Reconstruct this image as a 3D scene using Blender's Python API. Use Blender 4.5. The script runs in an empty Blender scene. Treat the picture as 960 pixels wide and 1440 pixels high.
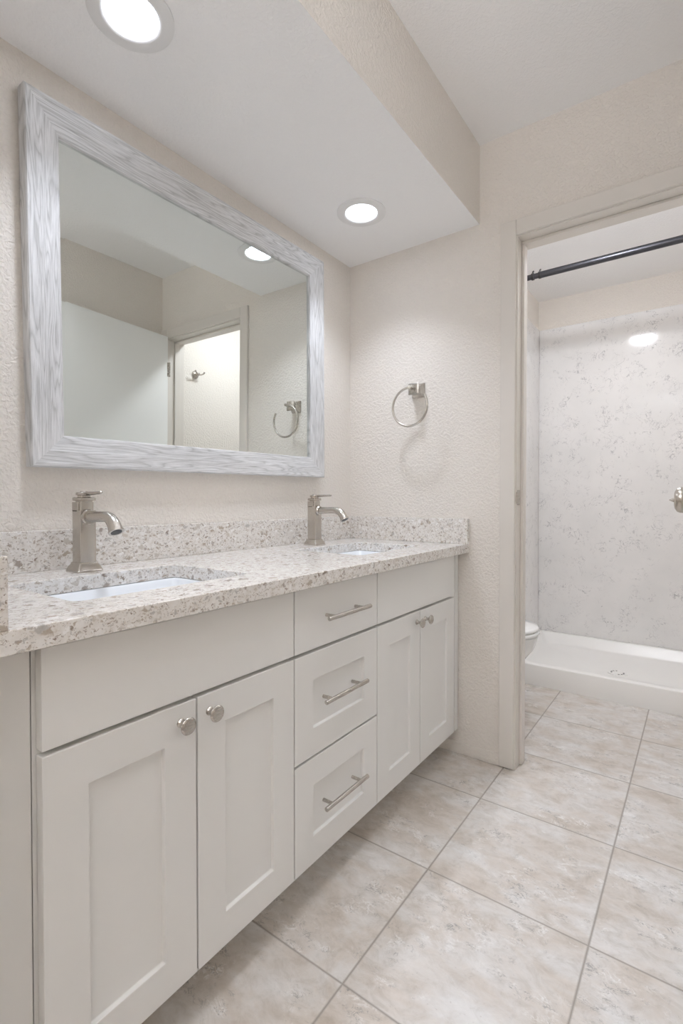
import bpy, bmesh, math, random
from mathutils import Vector, Matrix, geometry

PI = math.pi
sc = bpy.context.scene
COL = sc.collection

# ------------------------------------------------------------ camera, exposure, world
W_PX, H_PX = 960, 1440
F_PX, PPY = 699.58, 714.16
YAW, PITCH, ROLL = math.radians(35.954), math.radians(-0.8966), math.radians(-0.0105)
fw = Vector((math.cos(YAW)*math.cos(PITCH), math.sin(YAW)*math.cos(PITCH), math.sin(PITCH)))
rt = Vector((math.sin(YAW), -math.cos(YAW), 0)); up = rt.cross(fw)
rt2 = rt*math.cos(ROLL)+up*math.sin(ROLL); up2 = -rt*math.sin(ROLL)+up*math.cos(ROLL)
cd = bpy.data.cameras.new('camera'); cam = bpy.data.objects.new('camera', cd); COL.objects.link(cam)
m = Matrix((rt2, up2, -fw)).transposed().to_4x4(); m.translation = Vector((-1.9293, -1.3495, 1.0399))
cam.matrix_world = m
cd.sensor_fit = 'VERTICAL'; cd.sensor_height = 36.0; cd.lens = F_PX/H_PX*36.0
cd.shift_y = (PPY-H_PX/2)/H_PX
cd.clip_start = 0.02; cd.clip_end = 60
sc.camera = cam

sc.view_settings.view_transform = 'Standard'
sc.view_settings.look = 'None'
sc.view_settings.gamma = 1.0
sc.view_settings.use_curve_mapping = False
sc.view_settings.exposure = 0.17
try:
    sc.cycles.use_denoising = True
    sc.cycles.denoiser = 'OPENIMAGEDENOISE'
    sc.cycles.max_bounces = 14; sc.cycles.diffuse_bounces = 10; sc.cycles.glossy_bounces = 6
    sc.cycles.sample_clamp_indirect = 6.0
    sc.cycles.caustics_reflective = True
except Exception:
    pass
wd = bpy.data.worlds.new('world'); sc.world = wd; wd.use_nodes = True
wd.node_tree.nodes['Background'].inputs[0].default_value = (0.95, 0.98, 1.03, 1)
wd.node_tree.nodes['Background'].inputs[1].default_value = 0.3

CAN_E, CAN_W, BATH_E, FILL_E = 12.0, 25.0, 150.0, 330.0     # lamp strengths, the last for the added fill lamp
CAN_C, BATH_C, FILL_C = (0.94, 1.0, 1.12), (0.97, 1.0, 1.07), (0.985, 1.0, 1.045)

# ------------------------------------------------------------ geometry helpers
def obj(name, bm, mat, parent=None, smooth=False, bevel=0, loc=None, rot=None, angle=35):
    me = bpy.data.meshes.new(name)
    bmesh.ops.recalc_face_normals(bm, faces=bm.faces)
    bm.to_mesh(me); bm.free()
    o = bpy.data.objects.new(name, me); COL.objects.link(o)
    if mat: me.materials.append(mat)
    if loc is not None: o.location = loc
    if rot is not None: o.rotation_euler = rot
    if parent is not None: o.parent = parent
    if smooth:
        for p in me.polygons: p.use_smooth = True
        try: me.set_sharp_from_angle(angle=math.radians(angle))
        except Exception: pass
    if bevel:
        b = o.modifiers.new('bevel', 'BEVEL'); b.width = bevel; b.segments = 2
        b.limit_method = 'ANGLE'; b.angle_limit = math.radians(40)
        b.harden_normals = False
    return o

def tag(o, label, cat, group=None):
    o['label'] = label; o['category'] = cat
    if group: o['group'] = group
    return o

def thing(name, label, cat, loc=(0, 0, 0), rotz=0, group=None):
    o = bpy.data.objects.new(name, None); COL.objects.link(o)
    o.empty_display_size = 0.05
    o.location = loc; o.rotation_euler = (0, 0, rotz)
    return tag(o, label, cat, group)

def struct(name, bm, mat, **k):
    o = obj(name, bm, mat, **k); o['kind'] = 'structure'; return o

def dup(root, loc, label=None):
    r = root.copy(); COL.objects.link(r); r.location = loc
    if label: r['label'] = label
    for ch in list(root.children):
        c = ch.copy(); COL.objects.link(c); c.parent = r
        for gch in list(ch.children):
            d = gch.copy(); COL.objects.link(d); d.parent = c
    return r

def box(bm, x0, x1, y0, y1, z0, z1):
    v = [bm.verts.new(p) for p in ((x0,y0,z0),(x1,y0,z0),(x1,y1,z0),(x0,y1,z0),(x0,y0,z1),(x1,y0,z1),(x1,y1,z1),(x0,y1,z1))]
    for f in ((0,3,2,1),(4,5,6,7),(0,1,5,4),(1,2,6,5),(2,3,7,6),(3,0,4,7)):
        bm.faces.new([v[i] for i in f])
def B(*boxes):
    bm = bmesh.new()
    for b in boxes: box(bm, *b)
    return bm

def prism(bm, outer, holes, to3):
    """polygon with holes extruded; to3(u, v, k) gives the point, k = 0 or 1"""
    loops = [outer]+list(holes)
    flat = [p for l in loops for p in l]
    tris = geometry.tessellate_polygon([[Vector((p[0], p[1], 0)) for p in l] for l in loops])
    vs = [[bm.verts.new(to3(p[0], p[1], k)) for p in flat] for k in (0, 1)]
    for k in (0, 1):
        for t in tris:
            try: bm.faces.new([vs[k][i] for i in t])
            except ValueError: pass
    s = 0
    for l in loops:
        n = len(l)
        for i in range(n):
            a, b = s+i, s+(i+1) % n
            bm.faces.new([vs[0][a], vs[0][b], vs[1][b], vs[1][a]])
        s += n

def loft(bm, rings, cap0=True, cap1=True):
    vr = [[bm.verts.new(p) for p in r] for r in rings]
    n = len(rings[0])
    for a, b in zip(vr, vr[1:]):
        for i in range(n):
            bm.faces.new([a[i], a[(i+1) % n], b[(i+1) % n], b[i]])
    if cap0: bm.faces.new(vr[0])
    if cap1: bm.faces.new(vr[-1])

def lathe(bm, prof, org=(0,0,0), ax=(0,0,1), n=40, cap0=True, cap1=True):
    ax = Vector(ax).normalized(); org = Vector(org)
    u = ax.orthogonal().normalized(); w = ax.cross(u)
    loft(bm, [[org+ax*h+(u*math.cos(2*PI*i/n)+w*math.sin(2*PI*i/n))*max(r, 1e-5) for i in range(n)] for r, h in prof], cap0, cap1)

def tube(bm, pts, rad, n=16, sx=1.0):
    """round tube along pts; rad number or list"""
    pts = [Vector(p) for p in pts]
    rad = rad if isinstance(rad, (list, tuple)) else [rad]*len(pts)
    rings = []; u = None
    for i, p in enumerate(pts):
        t = (pts[min(i+1, len(pts)-1)]-pts[max(i-1, 0)]).normalized()
        if u is None: u = t.orthogonal().normalized()
        u = (u-t*u.dot(t)).normalized(); w = t.cross(u)
        rings.append([p+(u*math.cos(2*PI*k/n)*sx+w*math.sin(2*PI*k/n))*rad[i] for k in range(n)])
    loft(bm, rings)

def rrect(w, h, r, k=5):
    out = []
    for cx, cy, a0 in ((w-r, h-r, 0), (-w+r, h-r, 90), (-w+r, -h+r, 180), (w-r, -h+r, 270)):
        for i in range(k+1):
            a = math.radians(a0+90*i/k); out.append((cx+r*math.cos(a), cy+r*math.sin(a)))
    return out

# ------------------------------------------------------------ materials
def mat(name, col, rough=0.5, metal=0.0, spec=0.5, coat=0):
    mt = bpy.data.materials.new(name); mt.use_nodes = True
    p = mt.node_tree.nodes['Principled BSDF']
    p.inputs['Base Color'].default_value = (*col, 1); p.inputs['Roughness'].default_value = rough
    p.inputs['Metallic'].default_value = metal; p.inputs['Specular IOR Level'].default_value = spec
    p.inputs['Coat Weight'].default_value = coat
    return mt
class NT:
    def __init__(s, mt): s.t = mt.node_tree; s.p = s.t.nodes['Principled BSDF']
    def n(s, kind, **k):
        nd = s.t.nodes.new(kind)
        for a, b in k.items():
            if a in nd.inputs.keys(): nd.inputs[a].default_value = b
            else: setattr(nd, a, b)
        return nd
    def l(s, a, b): s.t.links.new(a, b)
    def coord(s, scale=(1,1,1), rot=(0,0,0), loc=(0,0,0)):
        tc = s.n('ShaderNodeTexCoord'); mp = s.n('ShaderNodeMapping')
        mp.inputs['Scale'].default_value = scale; mp.inputs['Rotation'].default_value = rot; mp.inputs['Location'].default_value = loc
        s.l(tc.outputs['Object'], mp.inputs['Vector']); return mp.outputs['Vector']
    def ramp(s, src, stops, interp='LINEAR'):
        r = s.n('ShaderNodeValToRGB'); e = r.color_ramp; e.interpolation = interp
        while len(e.elements) < len(stops): e.elements.new(0.5)
        for el, (pos, c) in zip(e.elements, stops):
            el.position = pos; el.color = (*c, 1) if not isinstance(c, (int, float)) else (c, c, c, 1)
        s.l(src, r.inputs['Fac']); return r.outputs['Color']
    def mix(s, fac, a, b, mode='MIX'):
        x = s.n('ShaderNodeMix', data_type='RGBA', blend_type=mode)
        for sock, v in ((x.inputs['Factor'], fac), (x.inputs['A'] if False else x.inputs[6], a), (x.inputs[7], b)):
            if hasattr(v, 'links') or hasattr(v, 'is_linked'): s.l(v, sock)
            elif isinstance(v, (int, float)): sock.default_value = v
            else: sock.default_value = (*v, 1)
        return x.outputs[2]
    def math(s, op, a, b=0.0, clamp=False):
        x = s.n('ShaderNodeMath', operation=op, use_clamp=clamp)
        for i, v in enumerate((a, b)):
            if hasattr(v, 'is_linked'): s.l(v, x.inputs[i])
            else: x.inputs[i].default_value = v
        return x.outputs[0]
    def noise(s, vec, scale, detail=4, rough=0.55, dist=0.0):
        x = s.n('ShaderNodeTexNoise'); x.inputs['Scale'].default_value = scale; x.inputs['Detail'].default_value = detail
        x.inputs['Roughness'].default_value = rough; x.inputs['Distortion'].default_value = dist
        s.l(vec, x.inputs['Vector']); return x.outputs['Fac']
    def bump(s, h, strength, dist):
        b = s.n('ShaderNodeBump'); b.inputs['Strength'].default_value = strength; b.inputs['Distance'].default_value = dist
        s.l(h, b.inputs['Height']); s.l(b.outputs['Normal'], s.p.inputs['Normal'])

def wall_paint(name, col, strength=0.8, scale=100):
    mt = mat(name, col, 0.62, spec=0.3); t = NT(mt); v = t.coord()
    a = t.noise(v, scale, 3, 0.5, 0.5)
    a = t.ramp(a, [(0.42, 0.0), (0.60, 1.0)])
    b = t.noise(v, scale*4, 2, 0.5)
    h = t.math('ADD', a, t.math('MULTIPLY', b, 0.25))
    t.bump(h, strength, 0.0016)
    return mt
M_WALL = wall_paint('wall_paint', (0.785, 0.745, 0.695))
M_CEIL = wall_paint('ceiling_paint', (0.90, 0.90, 0.905), 0.35)
M_TRIM = mat('trim_paint', (0.705, 0.67, 0.625), 0.38)
M_DOOR = mat('door_paint', (0.86, 0.87, 0.86), 0.42)
M_CAB = mat('cabinet_paint', (0.785, 0.78, 0.762), 0.40)
M_CABD = mat('cabinet_inside', (0.50, 0.47, 0.43), 0.6)
M_WHITE = mat('white_porcelain', (0.86, 0.87, 0.875), 0.10, coat=0.4)
M_SINK = mat('sink_porcelain', (0.82, 0.85, 0.885), 0.14)
M_PAN = mat('shower_acrylic', (0.91, 0.905, 0.89), 0.28)
M_PLASTIC = mat('white_plastic', (0.80, 0.80, 0.80), 0.45)
M_ROD = mat('dark_steel', (0.075, 0.075, 0.085), 0.34, metal=0.85)
M_RUB = mat('black_rubber', (0.03, 0.03, 0.033), 0.6)
M_BLACK = mat('black_plastic', (0.02, 0.02, 0.02), 0.4)
M_DARK = mat('shadow_gap', (0.10, 0.09, 0.08), 0.8)
M_CHROME = mat('drain_steel', (0.62, 0.62, 0.63), 0.22, metal=1)
def nickel(name, col, rough, stretch):
    mt = mat(name, col, rough, metal=1); t = NT(mt); v = t.coord(stretch)
    a = t.noise(v, 500, 2, 0.5)
    t.l(t.ramp(a, [(0.3, rough-0.02), (0.7, rough+0.03)]), t.p.inputs['Roughness'])
    mt.node_tree.nodes['Principled BSDF'].inputs['Anisotropic'].default_value = 0.3
    return mt
M_NICK = nickel('brushed_nickel', (0.56, 0.525, 0.48), 0.24, (1, 1, 0.05))
M_NICK2 = nickel('satin_nickel', (0.54, 0.51, 0.47), 0.26, (0.05, 1, 1))

def mk_mirror():
    mt = mat('mirror_glass', (0.80, 0.835, 0.815), 0.0, metal=1); return mt
M_MIRROR = mk_mirror()

def mk_wood():
    mt = mat('whitewashed_wood', (0.7, 0.7, 0.72), 0.5, spec=0.35); t = NT(mt)
    info = t.n('ShaderNodeObjectInfo')
    def cv(scale):
        v = t.coord(scale); a = t.n('ShaderNodeVectorMath', operation='ADD'); t.l(v, a.inputs[0])
        m = t.n('ShaderNodeVectorMath', operation='SCALE'); m.inputs[0].default_value = (31, 17, 9); t.l(info.outputs['Random'], m.inputs['Scale'])
        t.l(m.outputs[0], a.inputs[1]); return a.outputs[0]
    # a slow field with long contour lines: cathedral figure where it turns, straight grain elsewhere
    field = t.noise(cv((1.0, 12.0, 5)), 1.8, 2.0, 0.45, 0.25)
    ring = t.math('FRACT', t.math('MULTIPLY', field, 17.0))
    c1 = t.ramp(ring, [(0.0, (0.52, 0.525, 0.53)), (0.12, (0.68, 0.685, 0.695)), (0.5, (0.76, 0.765, 0.78)), (0.85, (0.64, 0.645, 0.655)), (1.0, (0.52, 0.525, 0.53))])
    fine = t.noise(cv((3.5, 110, 110)), 5, 4, 0.65)
    c2 = t.ramp(fine, [(0.34, (0.62, 0.62, 0.62)), (0.50, (0.95, 0.95, 0.95)), (0.70, (1.10, 1.10, 1.10))])
    big = t.ramp(t.noise(cv((1, 5, 5)), 4, 3), [(0.35, (0.86, 0.86, 0.855)), (0.6, (1.0, 1.0, 1.0))])
    c = t.mix(0.75, c1, c2, 'MULTIPLY'); c = t.mix(0.8, c, big, 'MULTIPLY')
    t.l(c, t.p.inputs['Base Color']); t.bump(t.math('ADD', fine, ring), 0.12, 0.0005)
    return mt
M_WOOD = mk_wood()

def mk_quartz():
    mt = mat('speckled_quartz', (0.75, 0.72, 0.68), 0.12, spec=0.5); t = NT(mt)
    base = t.coord()
    wn = t.n('ShaderNodeTexNoise'); wn.inputs['Scale'].default_value = 45; wn.inputs['Detail'].default_value = 5; wn.inputs['Roughness'].default_value = 0.65
    t.l(base, wn.inputs['Vector'])
    sub = t.n('ShaderNodeVectorMath', operation='MULTIPLY_ADD')
    t.l(wn.outputs['Color'], sub.inputs[0]); sub.inputs[1].default_value = (0.034, 0.034, 0.034)
    t.l(base, sub.inputs[2])
    v = sub.outputs[0]
    col = t.ramp(t.noise(base, 60, 4, 0.6), [(0.3, (0.70, 0.665, 0.625)), (0.6, (0.79, 0.77, 0.745)), (0.8, (0.85, 0.84, 0.83))])
    def chips(col, scale, thr, dist, stops, shift):
        mp = t.n('ShaderNodeMapping'); mp.inputs['Location'].default_value = shift; mp.inputs['Scale'].default_value = (0.75, 1.15, 1.3)
        mp.inputs['Rotation'].default_value = (0.4, 0.5, 0.6)
        t.l(v, mp.inputs['Vector'])
        vo = t.n('ShaderNodeTexVoronoi'); vo.inputs['Scale'].default_value = scale; vo.inputs['Randomness'].default_value = 1
        t.l(mp.outputs['Vector'], vo.inputs['Vector'])
        s = t.n('ShaderNodeSeparateColor'); t.l(vo.outputs['Color'], s.inputs[0])
        pick = t.math('GREATER_THAN', s.outputs[0], thr)
        near = t.ramp(vo.outputs['Distance'], [(dist*0.8, 1.0), (dist*1.25, 0.0)])
        f = t.math('MULTIPLY', pick, near)
        cc = t.ramp(s.outputs[1], stops, 'CONSTANT')
        f2 = t.math('MULTIPLY', f, 0.88)
        return t.mix(f2, col, cc)
    br = [(0.0, (0.42, 0.355, 0.29)), (0.22, (0.55, 0.51, 0.46)), (0.42, (0.34, 0.29, 0.25)), (0.56, (0.60, 0.55, 0.49)), (0.74, (0.45, 0.43, 0.41)), (0.92, (0.22, 0.165, 0.125))]
    col = chips(col, 95, 0.42, 0.36, br, (3.1, 1.7, 0.4))
    col = chips(col, 210, 0.42, 0.38, br, (5.3, 2.2, 8.4))
    col = chips(col, 42, 0.72, 0.34, br, (0, 0, 0))
    col = chips(col, 60, 0.80, 0.34, [(0.0, (0.88, 0.87, 0.86)), (0.5, (0.82, 0.80, 0.78))], (9, 4, 2))
    t.l(col, t.p.inputs['Base Color'])
    return mt
M_QUARTZ = mk_quartz()

def mk_tile():
    mt = mat('floor_tile', (0.6, 0.56, 0.51), 0.36, spec=0.4); t = NT(mt); v = t.coord()
    S, X0, Y0 = 0.41088, -1.07595, -0.73272
    tc = t.n('ShaderNodeTexCoord'); sp = t.n('ShaderNodeSeparateXYZ'); t.l(tc.outputs['Object'], sp.inputs[0])
    def cell(o, off):
        q = t.math('DIVIDE', t.math('SUBTRACT', o, off), S)
        return q, t.math('ABSOLUTE', t.math('SUBTRACT', q, t.math('ROUND', q)))
    qx, dx = cell(sp.outputs['X'], X0); qy, dy = cell(sp.outputs['Y'], Y0)
    d = t.math('MULTIPLY', t.math('MINIMUM', dx, dy), S)
    grout = t.ramp(d, [(0.0019, 1.0), (0.0030, 0.0)])
    # every tile its own piece of the stone figure
    cm = t.n('ShaderNodeCombineXYZ')
    t.l(t.math('FLOOR', qx), cm.inputs[0]); t.l(t.math('FLOOR', qy), cm.inputs[1])
    wn = t.n('ShaderNodeTexWhiteNoise', noise_dimensions='3D'); t.l(cm.outputs[0], wn.inputs['Vector'])
    off = t.n('ShaderNodeVectorMath', operation='MULTIPLY_ADD')
    t.l(wn.outputs['Color'], off.inputs[0]); off.inputs[1].default_value = (5, 5, 5); t.l(v, off.inputs[2])
    tv = off.outputs[0]
    mp = t.n('ShaderNodeMapping'); mp.inputs['Scale'].default_value = (1.25, 0.8, 1); mp.inputs['Rotation'].default_value = (0, 0, 0.5)
    t.l(tv, mp.inputs['Vector']); sv = mp.outputs['Vector']
    c = t.ramp(t.noise(sv, 7.0, 7, 0.62, 0.5), [(0.30, (0.555, 0.495, 0.435)), (0.43, (0.635, 0.585, 0.535)), (0.54, (0.685, 0.655, 0.625)), (0.68, (0.755, 0.745, 0.735))])
    c2 = t.ramp(t.noise(sv, 24, 7, 0.72, 0.8), [(0.32, (0.76, 0.745, 0.72)), (0.50, (0.93, 0.93, 0.93)), (0.68, (1.03, 1.03, 1.035))])
    c = t.mix(0.85, c, c2, 'MULTIPLY')
    # scuffed pits and pale scratches gathered in patches
    patch = t.ramp(t.noise(sv, 8, 5, 0.65), [(0.49, 0.0), (0.58, 1.0)])
    def crack(sc_, wid, d):
        n = t.noise(sv, sc_, 5, 0.7, d)
        return t.ramp(t.math('ABSOLUTE', t.math('SUBTRACT', n, 0.5)), [(0.0, 1.0), (wid, 0.0)])
    pit = t.math('MULTIPLY', crack(42, 0.035, 1.2), t.ramp(t.noise(sv, 30, 4, 0.6), [(0.50, 0.0), (0.60, 1.0)]))
    c = t.mix(t.math('MULTIPLY', t.math('MULTIPLY', patch, pit), 1.0), c, (0.25, 0.245, 0.24))
    speck = t.ramp(t.noise(sv, 160, 3, 0.6), [(0.66, 0.0), (0.72, 1.0)])
    c = t.mix(t.math('MULTIPLY', speck, 0.35), c, (0.38, 0.35, 0.32))
    lite = t.math('MULTIPLY', crack(33, 0.05, 1.0), t.ramp(t.noise(sv, 22, 4, 0.6), [(0.48, 0.0), (0.62, 1.0)]))
    c = t.mix(t.math('MULTIPLY', t.math('MULTIPLY', lite, patch), 0.75), c, (0.86, 0.855, 0.85))
    c = t.mix(grout, c, (0.31, 0.28, 0.25))
    t.l(c, t.p.inputs['Base Color'])
    t.l(t.ramp(grout, [(0, 0.36), (1, 0.8)]), t.p.inputs['Roughness'])
    t.bump(t.math('SUBTRACT', t.math('MULTIPLY', t.noise(tv, 30, 5), 0.25), grout), 0.3, 0.0015)
    return mt
M_TILE = mk_tile()

def mk_panel():
    mt = mat('veined_panel', (0.8, 0.79, 0.785), 0.09, spec=0.45); t = NT(mt); v = t.coord()
    wn = t.n('ShaderNodeTexNoise'); wn.inputs['Scale'].default_value = 9; wn.inputs['Detail'].default_value = 4
    t.l(v, wn.inputs['Vector'])
    ad = t.n('ShaderNodeVectorMath', operation='MULTIPLY_ADD'); t.l(wn.outputs['Color'], ad.inputs[0])
    ad.inputs[1].default_value = (0.20, 0.20, 0.20); t.l(v, ad.inputs[2])
    w = ad.outputs[0]
    def vein(scale, wid):
        n = t.noise(w, scale, 2, 0.5, 0.6)
        return t.ramp(t.math('ABSOLUTE', t.math('SUBTRACT', n, 0.5)), [(0.0, 1.0), (wid, 0.0)])
    m1 = t.ramp(t.noise(v, 14, 3, 0.6), [(0.47, 0.0), (0.58, 1.0)])
    m2 = t.ramp(t.noise(v, 5, 3, 0.6), [(0.36, 0.4), (0.56, 1.0)])
    f = t.math('MULTIPLY', t.math('MULTIPLY', t.math('MAXIMUM', vein(13, 0.013), vein(23, 0.013)), m1), m2)
    c0 = t.ramp(t.noise(v, 4, 3), [(0.35, (0.775, 0.77, 0.765)), (0.65, (0.825, 0.815, 0.81))])
    c = t.mix(t.math('MULTIPLY', f, 0.85), c0, (0.36, 0.36, 0.375))
    t.l(c, t.p.inputs['Base Color'])
    return mt
M_PANEL = mk_panel()

def emis(name, col, s):
    mt = bpy.data.materials.new(name); mt.use_nodes = True; nt = mt.node_tree
    nt.nodes.remove(nt.nodes['Principled BSDF'])
    e = nt.nodes.new('ShaderNodeEmission'); e.inputs[0].default_value = (*col, 1); e.inputs[1].default_value = s
    nt.links.new(e.outputs[0], nt.nodes['Material Output'].inputs[0]); return mt
M_CANL = emis('downlight_lens', CAN_C, CAN_E)
M_BATHL = emis('bath_lamp_lens', BATH_C, BATH_E)
M_FILL = emis('fill_lamp_glow', FILL_C, FILL_E)  # glow of the added fill lamp

# ------------------------------------------------------------ the room
ZC, ZS, DS = 2.4382, 2.1310, 0.6256       # ceiling, soffit underside, soffit depth
XP = -1.67                                # face of the left partition
YF = -1.51                                # wall opposite the vanity
XB = 1.76                                 # back of the shower
DY0, DY1, DZ = -0.776, -1.450, 2.036      # clear door opening
struct('floor', B((-4.3, XB+0.12, -1.63, 2.0, -0.05, 0)), M_TILE)
struct('ceiling', B((-4.3, XB+0.12, -1.63, 2.0, ZC, ZC+0.1)), M_CEIL)
struct('wall_back', B((XP, XB, 0, 0.12, 0, ZC)), M_WALL)
struct('wall_left', B((XP-0.12, XP, -0.580, 1.88, 0, ZC)), M_WALL)
struct('wall_front', B((-4.2, XB, YF-0.12, YF, 0, ZC)), M_WALL)
struct('wall_rear', B((-4.3, -4.2, -1.63, 2.0, 0, ZC)), M_WALL)
struct('wall_far', B((-4.2, XP-0.12, 1.88, 2.0, 0, ZC)), M_WALL)
struct('wall_shower', B((XB, XB+0.12, -1.63, 0.12, 0, ZC)), M_WALL)
struct('wall_alcove', B((0.95, XB, -0.398, 0.0, 0, ZC)), M_WALL)
bm = bmesh.new()
prism(bm, [(0, 0), (0, ZC), (YF, ZC), (YF, 0), (DY1-0.018, 0), (DY1-0.018, DZ+0.018), (DY0+0.018, DZ+0.018), (DY0+0.018, 0)], [],
      lambda u, v, k: (0.12*k, u, v))
struct('wall_right', bm, M_WALL)
# lowered ceiling over the vanity: painted underside, wall-coloured face
bm = bmesh.new(); box(bm, XP, 0, -DS, 0, ZS, ZC)
sof = struct('ceiling_soffit', bm, M_WALL)
sof.data.materials.append(M_CEIL)
for p in sof.data.polygons:
    if p.normal.z < -0.5: p.material_index = 1

# door casing, jamb, baseboards
def casing(name, y0, y1, z0, z1, x0=-0.014, x1=0.0):
    return struct(name, B((x0, x1, min(y0, y1), max(y0, y1), z0, z1)), M_TRIM, bevel=0.003)
CW = 0.058
casing('trim_1', DY0+CW+0.004, DY0+0.004, 0.004, DZ+0.004+CW)
casing('trim_2', DY0+0.004, DY1-0.004, DZ+0.004, DZ+0.004+CW)
casing('trim_3', DY1-0.004, YF, 0.004, DZ+0.004+CW)
casing('trim_4', DY0+CW+0.004, DY0+0.004, 0.004, DZ+0.004+CW, 0.12, 0.134)
casing('trim_5', DY0+0.004, DY1-0.004, DZ+0.004, DZ+0.004+CW, 0.12, 0.134)
def jamb(name, a, b):
    o = struct(name, B(a), M_TRIM, bevel=0.0015); s = obj('door_stop', B(b), M_TRIM, o, bevel=0.002); return o
j = jamb('trim_6', (-0.002, 0.122, DY0, DY0+0.018, 0, DZ+0.018), (0.046, 0.085, DY0-0.011, DY0, 0.004, DZ-0.011))
bm = B((0.004, 0.030, DY0-0.0025, DY0, 1.02, 1.078)); box(bm, -0.006, 0.006, DY0-0.004, DY0+0.001, 1.027, 1.071)
sp_ = obj('strike_plate', bm, M_NICK2, j, bevel=0.002); sp_['label'] = 'nickel strike plate'
jamb('trim_7', (-0.002, 0.122, DY1, DY0, DZ, DZ+0.018), (0.046, 0.085, DY1, DY0, DZ-0.011, DZ))
jamb('trim_8', (-0.002, 0.122, DY1-0.018, DY1, 0, DZ+0.018), (0.046, 0.085, DY1, DY1+0.011, 0.004, DZ-0.011))
struct('baseboard_right', B((-0.010, 0, DY0+CW+0.004, -0.458, 0, 0.050)), M_WALL, bevel=0.003)
struct('baseboard_front', B((-4.2, -0.74, YF, YF+0.010, 0, 0.08)), M_TRIM, bevel=0.003)

# the bathroom door, swung open against the opposite wall
DL = 0.668; HX, HY = -0.022, -1.418; DA = math.atan2(0.062, -0.66)
door = struct('door_1', B((0, DL, 0, 0.035, 0.012, 2.045)), M_DOOR, loc=(HX, HY, 0), rot=(0, 0, DA), bevel=0.002)
# local +x runs from the hinge to the free edge; after the turn local -y looks at the vanity
def knob_bm(s):
    y0 = 0 if s < 0 else 0.035
    bm = bmesh.new()
    lathe(bm, [(0.031, 0), (0.031, 0.004), (0.027, 0.009), (0.015, 0.012), (0.0105, 0.016), (0.0105, 0.030), (0.014, 0.034), (0.0235, 0.037), (0.0275, 0.043),
               (0.0285, 0.050), (0.0265, 0.056), (0.0205, 0.060), (0.010, 0.0615), (0.0065, 0.062)], (0, y0, 0), (0, s, 0), 40)
    lathe(bm, [(0.005, 0.061), (0.0042, 0.065), (0.0018, 0.070), (0.0006, 0.072)], (0, y0, 0), (0, s, 0), 16)
    return bm
k1 = obj('door_knob', knob_bm(-1), M_NICK, door, smooth=True, loc=(DL-0.062, 0, 1.040)); k1['label'] = 'brushed nickel door knob with push button'
k2 = obj('door_knob', knob_bm(1), M_NICK, door, smooth=True, loc=(DL-0.062, 0, 1.040)); k2['label'] = 'brushed nickel door knob'
for z in (0.22, 1.05, 1.84):
    bm = bmesh.new(); lathe(bm, [(0.006, -0.045), (0.006, 0.045)], (-0.008, -0.004, z), n=14); box(bm, -0.004, 0.006, -0.001, 0.030, z-0.044, z+0.044)
    obj('hinge', bm, M_NICK2, door)

# ------------------------------------------------------------ vanity cabinet
YD = -0.5604            # front of the doors
YB = -0.5400            # front of the cabinet box
ZT = 0.8275             # underside of the worktop
van = thing('vanity_cabinet', 'long white shaker vanity cabinet with nickel knobs and bar pulls', 'cabinet', (-0.85, -0.27, 0))
def vloc(o):            # parts are built in room coordinates, then hung under the vanity
    o.parent = van; o.matrix_parent_inverse = Matrix.Translation((0.85, 0.27, 0)); return o
bm = bmesh.new()
X0, X1 = -1.603, -0.036
box(bm, X0, X1, YB+0.001, YB+0.02, 0.112, ZT)                       # face
box(bm, X0, X0+0.018, YB+0.02, -0.004, 0.112, ZT)
box(bm, X1-0.018, X1, YB+0.02, -0.004, 0.112, ZT)
box(bm, X0+0.018, X1-0.018, YB+0.02, -0.004, 0.112, 0.130)
vloc(obj('body', bm, M_CAB))
vloc(obj('toe_kick', B((XP+0.001, -0.003, -0.457, -0.440, 0, 0.1118)), M_CAB))
vloc(obj('filler_strip', B((XP+0.001, X0-0.002, YB-0.001, YB+0.017, 0.10, ZT)), M_CAB, bevel=0.001))
vloc(obj('filler_strip', B((X1+0.0015, -0.004, YB-0.003, YB+0.015, 0.10, ZT)), M_CAB, bevel=0.001))

def shaker(x0, x1, z0, z1, rail=0.0695, depth=0.0085, th=0.020):
    bm = bmesh.new()
    yb, yf = YD+th, YD
    def ring(a, y): return [bm.verts.new(p) for p in ((x0+a, y, z0+a), (x1-a, y, z0+a), (x1-a, y, z1-a), (x0+a, y, z1-a))]
    R = [ring(0, yb), ring(0, yf), ring(rail, yf), ring(rail+0.0012, yf+depth)]
    for a, b in zip(R, R[1:]):
        for i in range(4): bm.faces.new([a[i], a[(i+1) % 4], b[(i+1) % 4], b[i]])
    bm.faces.new(R[0]); bm.faces.new(R[-1])
    return bm
def knob_mesh(parent, x, z):
    bm = bmesh.new()
    lathe(bm, [(0.0085, 0), (0.0085, 0.002), (0.006, 0.005), (0.0048, 0.009), (0.0052, 0.013), (0.008, 0.0165), (0.0135, 0.0195), (0.0160, 0.0225),
               (0.0163, 0.0245), (0.0150, 0.0265), (0.0128, 0.0275), (0.0120, 0.0270), (0.006, 0.0275), (0.0005, 0.0276)], (x, YD, z), (0, -1, 0), 36)
    o = obj('knob', bm, M_NICK2, parent, smooth=True); o['label'] = 'round satin nickel knob'; return o
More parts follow.
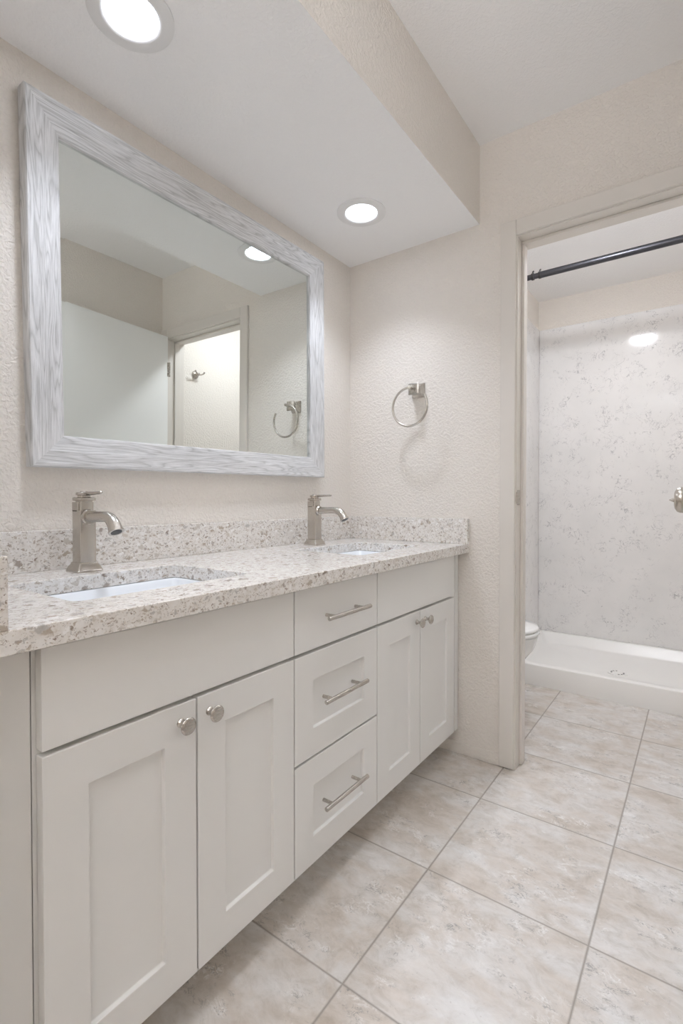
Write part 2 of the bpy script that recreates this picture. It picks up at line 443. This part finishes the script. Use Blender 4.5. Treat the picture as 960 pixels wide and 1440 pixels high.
def pull_mesh(parent, xc, z, y0, out=0.033):
    bm = bmesh.new(); yb = y0-out
    lathe(bm, [(0.0048, -0.0965), (0.006, -0.0955), (0.006, 0.0955), (0.0048, 0.0965)], (xc, yb, z), (1, 0, 0), 24)
    for s in (-0.066, 0.066):
        lathe(bm, [(0.0045, 0), (0.0045, out)], (xc+s, y0, z), (0, -1, 0), 16)
    o = obj('bar_pull', bm, M_NICK2, parent, smooth=True); o['label'] = 'satin nickel bar pull'; return o
ZB, ZM, ZM2 = 0.120, 0.6565, 0.6650
for x0, x1, kx in ((-1.5975, -1.3205, -1.3555), (-1.3165, -1.0360, -1.2885), (-0.6560, -0.3775, -0.4030), (-0.3735, -0.0830, -0.3400)):
    d = vloc(obj('door', shaker(x0, x1, ZB, ZM), M_CAB, bevel=0.0012)); knob_mesh(d, kx, 0.6215)
for z0, z1, pz in ((0.3945, ZM, 0.5275), (ZB, 0.3885, 0.2545)):
    d = vloc(obj('drawer', shaker(-1.0320, -0.6600, z0, z1), M_CAB, bevel=0.0012)); pull_mesh(d, -0.8445, pz, YD+0.0085)
d = vloc(obj('drawer', B((-1.0320, -0.6600, YD, YD+0.02, ZM2, 0.820)), M_CAB, bevel=0.0012)); pull_mesh(d, -0.8430, 0.7415, YD)
vloc(obj('false_front', B((-1.5975, -1.0360, YD, YD+0.02, ZM2, 0.820)), M_CAB, bevel=0.0012))
vloc(obj('false_front', B((-0.6560, -0.0830, YD, YD+0.02, ZM2, 0.820)), M_CAB, bevel=0.0012))

# ------------------------------------------------------------ worktop with splashes and two sink cut-outs
ZK = 0.8624; YK = -0.5884
ct = thing('countertop', 'speckled beige and grey quartz countertop with low backsplash and two sink cutouts', 'countertop', (-0.85, -0.3, ZT))
def cloc(o):
    o.parent = ct; o.matrix_parent_inverse = Matrix.Translation((0.85, 0.3, -ZT)); return o
SX = (-1.295, -0.393); SW, SY0, SY1 = 0.207, -0.465, -0.172
def hole(cx, grow=0.0, r=0.022):
    h = rrect(SW+grow, (SY1-SY0)/2+grow, r); cy = (SY0+SY1)/2
    return [(cx+a, cy+b) for a, b in h]
bm = bmesh.new()
prism(bm, [(XP+0.001, YK), (-0.001, YK), (-0.001, -0.001), (XP+0.001, -0.001)], [hole(c) for c in SX], lambda u, v, k: (u, v, ZT+(ZK-ZT)*k))
cloc(obj('slab', bm, M_QUARTZ, bevel=0.0018))
cloc(obj('backsplash', B((XP+0.0212, -0.0212, -0.020, -0.001, ZK, ZK+0.1018)), M_QUARTZ, bevel=0.0015))
cloc(obj('side_splash', B((XP+0.001, XP+0.0205, YK, -0.001, ZK, ZK+0.1018)), M_QUARTZ, bevel=0.0015))
cloc(obj('side_splash', B((-0.0205, -0.001, YK, -0.001, ZK, ZK+0.1018)), M_QUARTZ, bevel=0.0015))

def sink(cx, label):
    t = thing('sink', label, 'sink', (cx, (SY0+SY1)/2, ZT-0.15), group='undermount sinks')
    w, h = SW, (SY1-SY0)/2
    bm = bmesh.new(); zt = ZT-0.0008-(ZT-0.15)
    prof = [(0.030, zt-0.012, 0.03), (0.030, zt, 0.03), (-0.002, zt, 0.022), (-0.006, zt-0.006, 0.024), (-0.014, zt-0.06, 0.03), (-0.028, zt-0.115, 0.04), (-0.055, zt-0.132, 0.05), (-0.11, zt-0.138, 0.03)]
    loft(bm, [[(a, b, z) for a, b in rrect(w+g, h+g, r)] for g, z, r in prof], cap0=False)
    obj('basin', bm, M_SINK, t, smooth=True)
    bm = bmesh.new(); lathe(bm, [(0.024, 0), (0.024, 0.003), (0.018, 0.004), (0.016, 0.002), (0.001, 0.002)], (0, 0.0, zt-0.1378), n=30)
    obj('drain', bm, M_NICK, t, smooth=True)
    return t
sink(SX[0], 'white rectangular undermount sink nearest the left end of the countertop')
sink(SX[1], 'white rectangular undermount sink nearest the towel ring wall')

# ------------------------------------------------------------ faucets
def faucet(loc, label):
    t = thing('faucet', label, 'faucet', loc, group='vanity faucets')
    def sq(w, z, r=0.004, cy=0.0): return [(a, b+cy, z) for a, b in rrect(w, w, r, 3)]
    bm = bmesh.new()
    loft(bm, [sq(0.0320, 0.0), sq(0.0320, 0.004), sq(0.0305, 0.006), sq(0.0285, 0.012), sq(0.0240, 0.019), sq(0.0235, 0.022), sq(0.021, 0.024)])
    obj('base', bm, M_NICK, t, smooth=True, angle=28)
    bm = bmesh.new()
    w = 0.0205
    loft(bm, [sq(w, 0.022), sq(w, 0.152)], cap0=False)
    loft(bm, [sq(0.0165, 0.150), sq(0.0165, 0.1725)])
    # back and side cheeks carry the column up beside the cut-away front
    loft(bm, [[(a, 0.006+b, z) for a, b in rrect(0.0205, 0.0145, 0.003, 3)] for z in (0.150, 0.1725)])
    loft(bm, [sq(0.0150, 0.1725), sq(0.0150, 0.1755)])
    lathe(bm, [(0.0190, -0.002), (0.0190, 0.005), (0.0165, 0.009)], (0, -0.0205, 0.136), (0, -1, 0), 32)
    obj('body', bm, M_NICK, t, smooth=True, angle=28)
    bm = bmesh.new()
    loft(bm, [sq(0.0180, 0.1755, 0.005), sq(0.0205, 0.1765, 0.005), sq(0.0205, 0.1835, 0.005), sq(0.0180, 0.1850, 0.005)])
    loft(bm, [sq(0.0120, 0.1850), sq(0.0120, 0.1890)])
    obj('cap', bm, M_NICK, t, smooth=True, angle=28)
    # lever: flat round plate and a thin rod towards the bowl
    bm = bmesh.new()
    lathe(bm, [(0.0150, 0.189), (0.0185, 0.190), (0.0185, 0.1955), (0.0165, 0.197), (0.009, 0.1975), (0.008, 0.200), (0.001, 0.200)], (0, 0, 0), n=36)
    tube(bm, [(0, -0.012, 0.1935), (0, -0.05, 0.1945), (0, -0.082, 0.1955), (0, -0.0835, 0.1955)], [0.0052, 0.0040, 0.0034, 0.002], 14)
    obj('lever', bm, M_NICK, t, smooth=True)
    # spout
    bm = bmesh.new()
    path = [(0, -0.0205, 0.136), (0, -0.060, 0.1372), (0, -0.100, 0.1382)]
    rad = [0.0138, 0.0130, 0.0128]
    for k in range(1, 10):
        a = math.radians(7*k); path.append((0, -0.100-0.048*math.sin(a), 0.1382-0.048*(1-math.cos(a)))); rad.append(0.0128+0.0003*k)
    e = Vector(path[-1]); dr = (e-Vector(path[-2])).normalized()
    path += [tuple(e+dr*0.006), tuple(e+dr*0.0065), tuple(e+dr*0.011)]; rad += [0.0165, 0.0180, 0.0180]
    tube(bm, path, rad, 28)
    so = obj('spout', bm, M_NICK, t, smooth=True, angle=50)
    bm = bmesh.new(); lathe(bm, [(0.0125, 0.0), (0.0125, 0.0008), (0.0001, 0.0008)], e+dr*0.0108, dr, 24)
    obj('aerator', bm, M_BLACK, so)
    return t
faucet((-1.300, -0.098, ZK), 'square brushed nickel faucet at the near sink, under the left of the mirror')
faucet((-0.393, -0.103, ZK), 'square brushed nickel faucet at the far sink, close to the towel ring wall')

# ------------------------------------------------------------ mirror
MW, MH, ROLLM, LEAN = 1.156, 0.914, 0.0137, 0.008
mc = Vector((-0.8200, 0.0, 1.587))
mir = thing('mirror', 'wide wall mirror in a whitewashed grey wood frame above the countertop', 'mirror', (mc.x, -0.0015, mc.z))
mir.rotation_euler = (LEAN, -ROLLM, 0)
FR = 0.082
def rail(length, name='frame_rail'):
    # profile across the rail: (distance in from the outer edge, depth towards the room)
    prof = [(0.0, 0.0), (0.0, 0.031), (0.003, 0.0345), (0.011, 0.0345), (0.013, 0.0335), (0.042, 0.0315), (0.044, 0.0305), (0.079, 0.0245), (FR, 0.0225), (FR, 0.006), (FR-0.01, 0.0)]
    bm = bmesh.new(); L = length/2
    loft(bm, [[(s*(L-a), a, d) for a, d in prof] for s in (-1, 1)])
    return bm
# rail space: x along, y towards the middle of the mirror, z towards the room (-y of the wall)
base = Matrix(((1, 0, 0, 0), (0, 0, -1, 0), (0, 1, 0, 0), (0, 0, 0, 1)))
for k, (ln, off, ang) in enumerate(((MW, (0, -MH/2), 0), (MH, (MW/2, 0), 90), (MW, (0, MH/2), 180), (MH, (-MW/2, 0), 270))):
    o = obj('frame_rail', rail(ln), M_WOOD, mir)
    o.matrix_local = Matrix.Translation((off[0], 0, off[1])) @ Matrix.Rotation(math.radians(-ang), 4, 'Y') @ base
gw, gh, bv = MW/2-FR+0.006, MH/2-FR+0.006, 0.020
bm = bmesh.new()
def gr(a, y): return [(-gw+a, y, -gh+a), (gw-a, y, -gh+a), (gw-a, y, gh-a), (-gw+a, y, gh-a)]
loft(bm, [gr(0, -0.008), gr(0, -0.0136-0.0), gr(bv, -0.0136+0.00014)])
obj('mirror_glass', bm, M_MIRROR, mir)

# ------------------------------------------------------------ towel ring
tr = thing('towel_ring', 'open brushed nickel towel ring on the wall beside the mirror', 'towel ring', (0, -0.3600, 1.508))
bm = bmesh.new()
def sqx(w, x, h=None): return [(x, a, b) for a, b in rrect(w, h or w, 0.002, 2)]
loft(bm, [sqx(0.0300, -0.0008), sqx(0.0300, -0.004), sqx(0.0280, -0.008), sqx(0.0225, -0.018), sqx(0.0180, -0.028), sqx(0.0180, -0.034), sqx(0.0215, -0.042), sqx(0.0240, -0.047), sqx(0.0240, -0.050), sqx(0.0180, -0.053)])
lathe(bm, [(0.0050, 0.0), (0.0050, 0.026), (0.0075, 0.028), (0.0075, 0.040), (0.0050, 0.042)], (-0.048, 0, 0.0), (-1, 0, 0), 20)
obj('mounting_post', bm, M_NICK2, tr, smooth=True, angle=25)
bm = bmesh.new(); R = 0.0800; pts = []
for k in range(61):
    a = math.radians(88+k*(305/60)); pts.append((-0.083, -R*math.cos(a), -R+R*math.sin(a)))
tube(bm, pts, 0.0050, 14)
obj('ring', bm, M_NICK2, tr, smooth=True)

# ------------------------------------------------------------ recessed lights
def can(loc, label, watts=CAN_W, tint=CAN_C, group='recessed lights over the vanity'):
    t = thing('recessed_light', label, 'light', loc, group=group)
    bm = bmesh.new()
    lathe(bm, [(0.0925, 0.0), (0.0925, -0.0035), (0.088, -0.0055), (0.066, -0.0060), (0.0605, -0.0045), (0.0585, -0.0020), (0.0585, 0.0)], n=64, cap0=False, cap1=False)
    obj('trim_ring', bm, M_PLASTIC, t, smooth=True, angle=50)
    bm = bmesh.new(); lathe(bm, [(0.0585, -0.0012), (0.0585, -0.0022), (0.03, -0.0024), (0.0002, -0.0024)], n=64)
    obj('lens', bm, M_CANL, t)
    ld = bpy.data.lights.new('downlight_beam', 'SPOT'); ld.energy = watts; ld.color = tint
    ld.spot_size = math.radians(110); ld.spot_blend = 1.0; ld.shadow_soft_size = 0.05
    lo = bpy.data.objects.new('downlight_beam', ld); COL.objects.link(lo); lo.parent = t; lo.location = (0, 0, -0.008)
    return t
can((-1.287, -0.300, ZS), 'round recessed light in the soffit above the near sink, cut by the top edge')
can((-0.343, -0.292, ZS), 'round recessed light in the soffit above the far sink')

can((-0.95, -1.08, ZC), 'unseen round recessed light added in the main ceiling to sharpen the floor shadow, above the picture', 20.0, FILL_C, None)  # unseen downlight added to sharpen the shadow under the vanity

# ------------------------------------------------------------ curtain rod at the shower
YR0, YR1, XR, ZR = -0.3985, YF, 1.0, 2.302
rod = thing('curtain_rod', 'dark metal shower curtain rod seen through the top of the doorway', 'curtain rod', (XR, (YR0+YR1)/2, ZR))
HL = (YR0-YR1)/2
YJ = HL-0.205            # where the slim tube slides into the thick one
bm = bmesh.new(); lathe(bm, [(0.0150, -HL+0.03), (0.0150, -YJ+0.05)], (0, 0, 0), (0, -1, 0), 24)
obj('inner_tube', bm, M_ROD, rod, smooth=True)
bm = bmesh.new(); lathe(bm, [(0.0165, -YJ-0.002), (0.0180, -YJ), (0.0180, HL-0.03)], (0, 0, 0), (0, -1, 0), 24)
obj('outer_tube', bm, M_ROD, rod, smooth=True)
for s in (1, -1):
    bm = bmesh.new(); lathe(bm, [(0.0240, 0.0005), (0.0240, 0.004), (0.0200, 0.010), (0.0185, 0.032)], (0, s*HL, 0), (0, -s, 0), 24)
    obj('end_cap', bm, M_RUB, rod, smooth=True)
for yy in (YJ+0.042, YJ+0.004):
    bm = bmesh.new(); lathe(bm, [(0.0192, -0.006), (0.0192, 0.006)], (0, yy, 0), (0, 1, 0), 20)
    tube(bm, [(0, yy, 0.016), (0, yy, 0.027), (0, yy-0.006, 0.031)], 0.0045, 8)
    obj('clip', bm, M_BLACK, rod, smooth=True)

# ------------------------------------------------------------ shower
PX0, PX1, PY0, PY1 = 0.952, XB-0.001, YF+0.001, -0.4085
pan = thing('shower_pan', 'low white shower pan with a raised curb beyond the doorway', 'shower pan', ((PX0+PX1)/2, (PY0+PY1)/2, 0))
cx, cy = (PX0+PX1)/2, (PY0+PY1)/2; hx, hy = (PX1-PX0)/2, (PY1-PY0)/2
def pr(ax0, ax1, ay, z, r):       # inset differently at the curb and the back
    x0, x1 = -hx+ax0, hx-ax1
    return [((x0+x1)/2+a, b, z) for a, b in rrect((x1-x0)/2, hy-ay, r, 5)]
bm = bmesh.new()
loft(bm, [pr(0, 0, 0, 0.0005, 0.004), pr(0, 0, 0, 0.108, 0.004), pr(0.003, 0.001, 0.001, 0.115, 0.006), pr(0.009, 0.002, 0.002, 0.1175, 0.010), pr(0.050, 0.022, 0.022, 0.1175, 0.02),
          pr(0.058, 0.028, 0.028, 0.113, 0.025), pr(0.085, 0.050, 0.050, 0.056, 0.04), pr(0.100, 0.062, 0.062, 0.046, 0.05), pr(0.35, 0.33, 0.33, 0.040, 0.05)])
obj('basin', bm, M_PAN, pan, smooth=True, angle=40)
bm = bmesh.new(); dx, dy = 1.315-cx, -0.962-cy
lathe(bm, [(0.050, 0.0), (0.050, 0.004), (0.045, 0.005), (0.0435, 0.0035), (0.001, 0.0035)], (dx, dy, 0.041), n=40)
dr = obj('drain', bm, M_PAN, pan, smooth=True); dr['label'] = 'round white drain cover with dark slots'
for k in (0, 1, 2, 3, 6, 7, 8, 9):
    a = 2*PI*k/12+0.3; bm = bmesh.new()
    lathe(bm, [(0.0048, 0.0), (0.0048, 0.0008), (0.0001, 0.0008)], (dx+0.032*math.cos(a), dy+0.032*math.sin(a), 0.0443), n=10)
    obj('drain_slot', bm, M_BLACK, dr)
p1 = obj('shower_wall_panel', B((XB-0.009, XB-0.0005, YF+0.001, -0.4085, 0.1182, 2.233)), M_PANEL, bevel=0.001)
tag(p1, 'wide white shower wall panel with grey squiggle veins behind the pan', 'wall panel')
p2 = obj('shower_wall_panel', B((0.965, XB-0.0092, -0.4080, -0.3985, 0.1182, 2.233)), M_PANEL, bevel=0.001)
tag(p2, 'narrow side shower panel seen edge-on above the toilet', 'wall panel')

# ------------------------------------------------------------ toilet
to = thing('toilet', 'white toilet peeking out behind the left door casing', 'toilet', (0.475, -0.02, 0))
def egg(w, y0, y1, z, n=40, p=2.3):
    # long oval, blunt at the back (y0) and rounder at the front (y1 < y0)
    c, h = (y0+y1)/2, (y0-y1)/2; out = []
    for i in range(n):
        a = 2*PI*i/n; ca, sa = math.cos(a), math.sin(a)
        k = 1.0-0.10*(-sa)
        out.append((w*k*math.copysign(abs(ca)**(2/p), ca), c+h*math.copysign(abs(sa)**(2/p), sa), z))
    return out
bm = bmesh.new()
loft(bm, [egg(0.105, -0.10, -0.60, 0.0), egg(0.105, -0.10, -0.60, 0.03), egg(0.098, -0.10, -0.575, 0.06), egg(0.095, -0.10, -0.56, 0.14), egg(0.115, -0.11, -0.585, 0.20), egg(0.150, -0.13, -0.645, 0.27),
          egg(0.172, -0.16, -0.690, 0.33), egg(0.180, -0.18, -0.708, 0.375), egg(0.181, -0.18, -0.712, 0.398), egg(0.176, -0.185, -0.707, 0.402), egg(0.13, -0.25, -0.66, 0.402), egg(0.11, -0.27, -0.63, 0.32), egg(0.05, -0.35, -0.50, 0.24)])
obj('bowl', bm, M_WHITE, to, smooth=True, angle=60)
bm = bmesh.new()
loft(bm, [egg(0.184, -0.19, -0.714, 0.405), egg(0.187, -0.19, -0.718, 0.410), egg(0.187, -0.19, -0.718, 0.418), egg(0.184, -0.19, -0.714, 0.422), egg(0.13, -0.26, -0.65, 0.422), egg(0.13, -0.26, -0.65, 0.405), egg(0.184, -0.19, -0.714, 0.405)], False, False)
obj('seat', bm, M_WHITE, to, smooth=True, angle=60)
bm = bmesh.new()
loft(bm, [egg(0.181, -0.19, -0.710, 0.425), egg(0.185, -0.19, -0.715, 0.430), egg(0.185, -0.19, -0.715, 0.436), egg(0.178, -0.195, -0.708, 0.443), egg(0.14, -0.23, -0.66, 0.447), egg(0.05, -0.35, -0.55, 0.449)])
obj('lid', bm, M_WHITE, to, smooth=True, angle=60)
bm = bmesh.new()
def tk(w, y0, y1, z): return [(a, (y0+y1)/2+b, z) for a, b in rrect(w, (y0-y1)/2, 0.03, 4)]
loft(bm, [tk(0.18, -0.005, -0.165, 0.395), tk(0.20, -0.003, -0.18, 0.43), tk(0.215, -0.002, -0.19, 0.74)])
obj('tank', bm, M_WHITE, to, smooth=True, angle=40)
bm = bmesh.new(); loft(bm, [tk(0.222, -0.001, -0.197, 0.741), tk(0.225, -0.001, -0.2, 0.75), tk(0.225, -0.001, -0.2, 0.768), tk(0.215, -0.004, -0.19, 0.776)])
obj('tank_lid', bm, M_WHITE, to, smooth=True, angle=40)
bm = bmesh.new(); tube(bm, [(-0.15, -0.19, 0.69), (-0.15, -0.205, 0.69), (-0.145, -0.21, 0.689), (-0.085, -0.212, 0.684)], [0.009, 0.007, 0.006, 0.004], 12)
obj('flush_lever', bm, M_CHROME, to, smooth=True)
for s in (-1, 1):
    bm = bmesh.new(); lathe(bm, [(0.016, 0.0), (0.016, 0.012), (0.010, 0.020), (0.001, 0.022)], (s*0.112, -0.33, 0.0), n=20)
    obj('bolt_cap', bm, M_WHITE, to, smooth=True)

# ------------------------------------------------------------ robe hook, seen only in the mirror
hk = thing('robe_hook', 'nickel robe hook on the bathroom wall, seen in the mirror', 'hook', (0.255, YF, 1.875))
bm = bmesh.new()
lathe(bm, [(0.026, 0.0008), (0.026, 0.006), (0.022, 0.010), (0.009, 0.014), (0.008, 0.03), (0.011, 0.034), (0.011, 0.040), (0.006, 0.043)], (0, 0, 0), (0, 1, 0), 28)
obj('rosette', bm, M_NICK, hk, smooth=True)
bm = bmesh.new()
for s in (-1, 1):
    tube(bm, [(0, 0.036, 0.0), (s*0.016, 0.042, -0.003), (s*0.030, 0.050, 0.004), (s*0.038, 0.054, 0.016)], [0.0055, 0.005, 0.005, 0.006], 12)
obj('prongs', bm, M_NICK, hk, smooth=True)

# ------------------------------------------------------------ bathroom ceiling light, and a fill lamp added out of view
def dome(name, loc, r, mt, label, h=0.07):
    t = thing(name, label, 'light', loc)
    bm = bmesh.new(); lathe(bm, [(r*1.06, -0.0005), (r*1.06, -0.018), (r*1.0, -0.022), (r*0.98, -0.0005)], n=48, cap0=False, cap1=False)
    obj('rim', bm, M_PLASTIC, t, smooth=True)
    bm = bmesh.new(); lathe(bm, [(r*0.975, -0.004), (r*0.96, -0.025), (r*0.82, -0.022-h*0.55), (r*0.5, -0.022-h*0.88), (0.001, -0.022-h)], n=48)
    obj('diffuser', bm, mt, t, smooth=True)
    return t
dome('ceiling_light', (0.50, -0.93, ZC), 0.085, M_BATHL, 'round bathroom ceiling light mirrored as a bright spot in the shower panel', 0.03)

fl = thing('fill_lamp', 'unseen fill light added behind the camera, shaped as a torchiere floor lamp', 'lamp', (-2.95, -1.2, 0))  # unseen uplight added to fill the room by way of the ceiling
bm = bmesh.new(); lathe(bm, [(0.14, 0), (0.14, 0.012), (0.12, 0.022), (0.02, 0.03), (0.012, 0.05)], n=40)
obj('base', bm, M_NICK, fl, smooth=True)
bm = bmesh.new(); lathe(bm, [(0.011, 0.045), (0.011, 1.70)], n=16)
obj('pole', bm, M_NICK, fl, smooth=True)
bm = bmesh.new(); lathe(bm, [(0.012, 1.69), (0.05, 1.70), (0.11, 1.74), (0.155, 1.80), (0.150, 1.801), (0.106, 1.745), (0.048, 1.706), (0.001, 1.705)], n=48)
obj('lamp_shade', bm, M_PLASTIC, fl, smooth=True)
bm = bmesh.new(); lathe(bm, [(0.115, 1.783), (0.118, 1.785), (0.115, 1.787)], n=40)
obj('fill_disc', bm, M_FILL, fl)
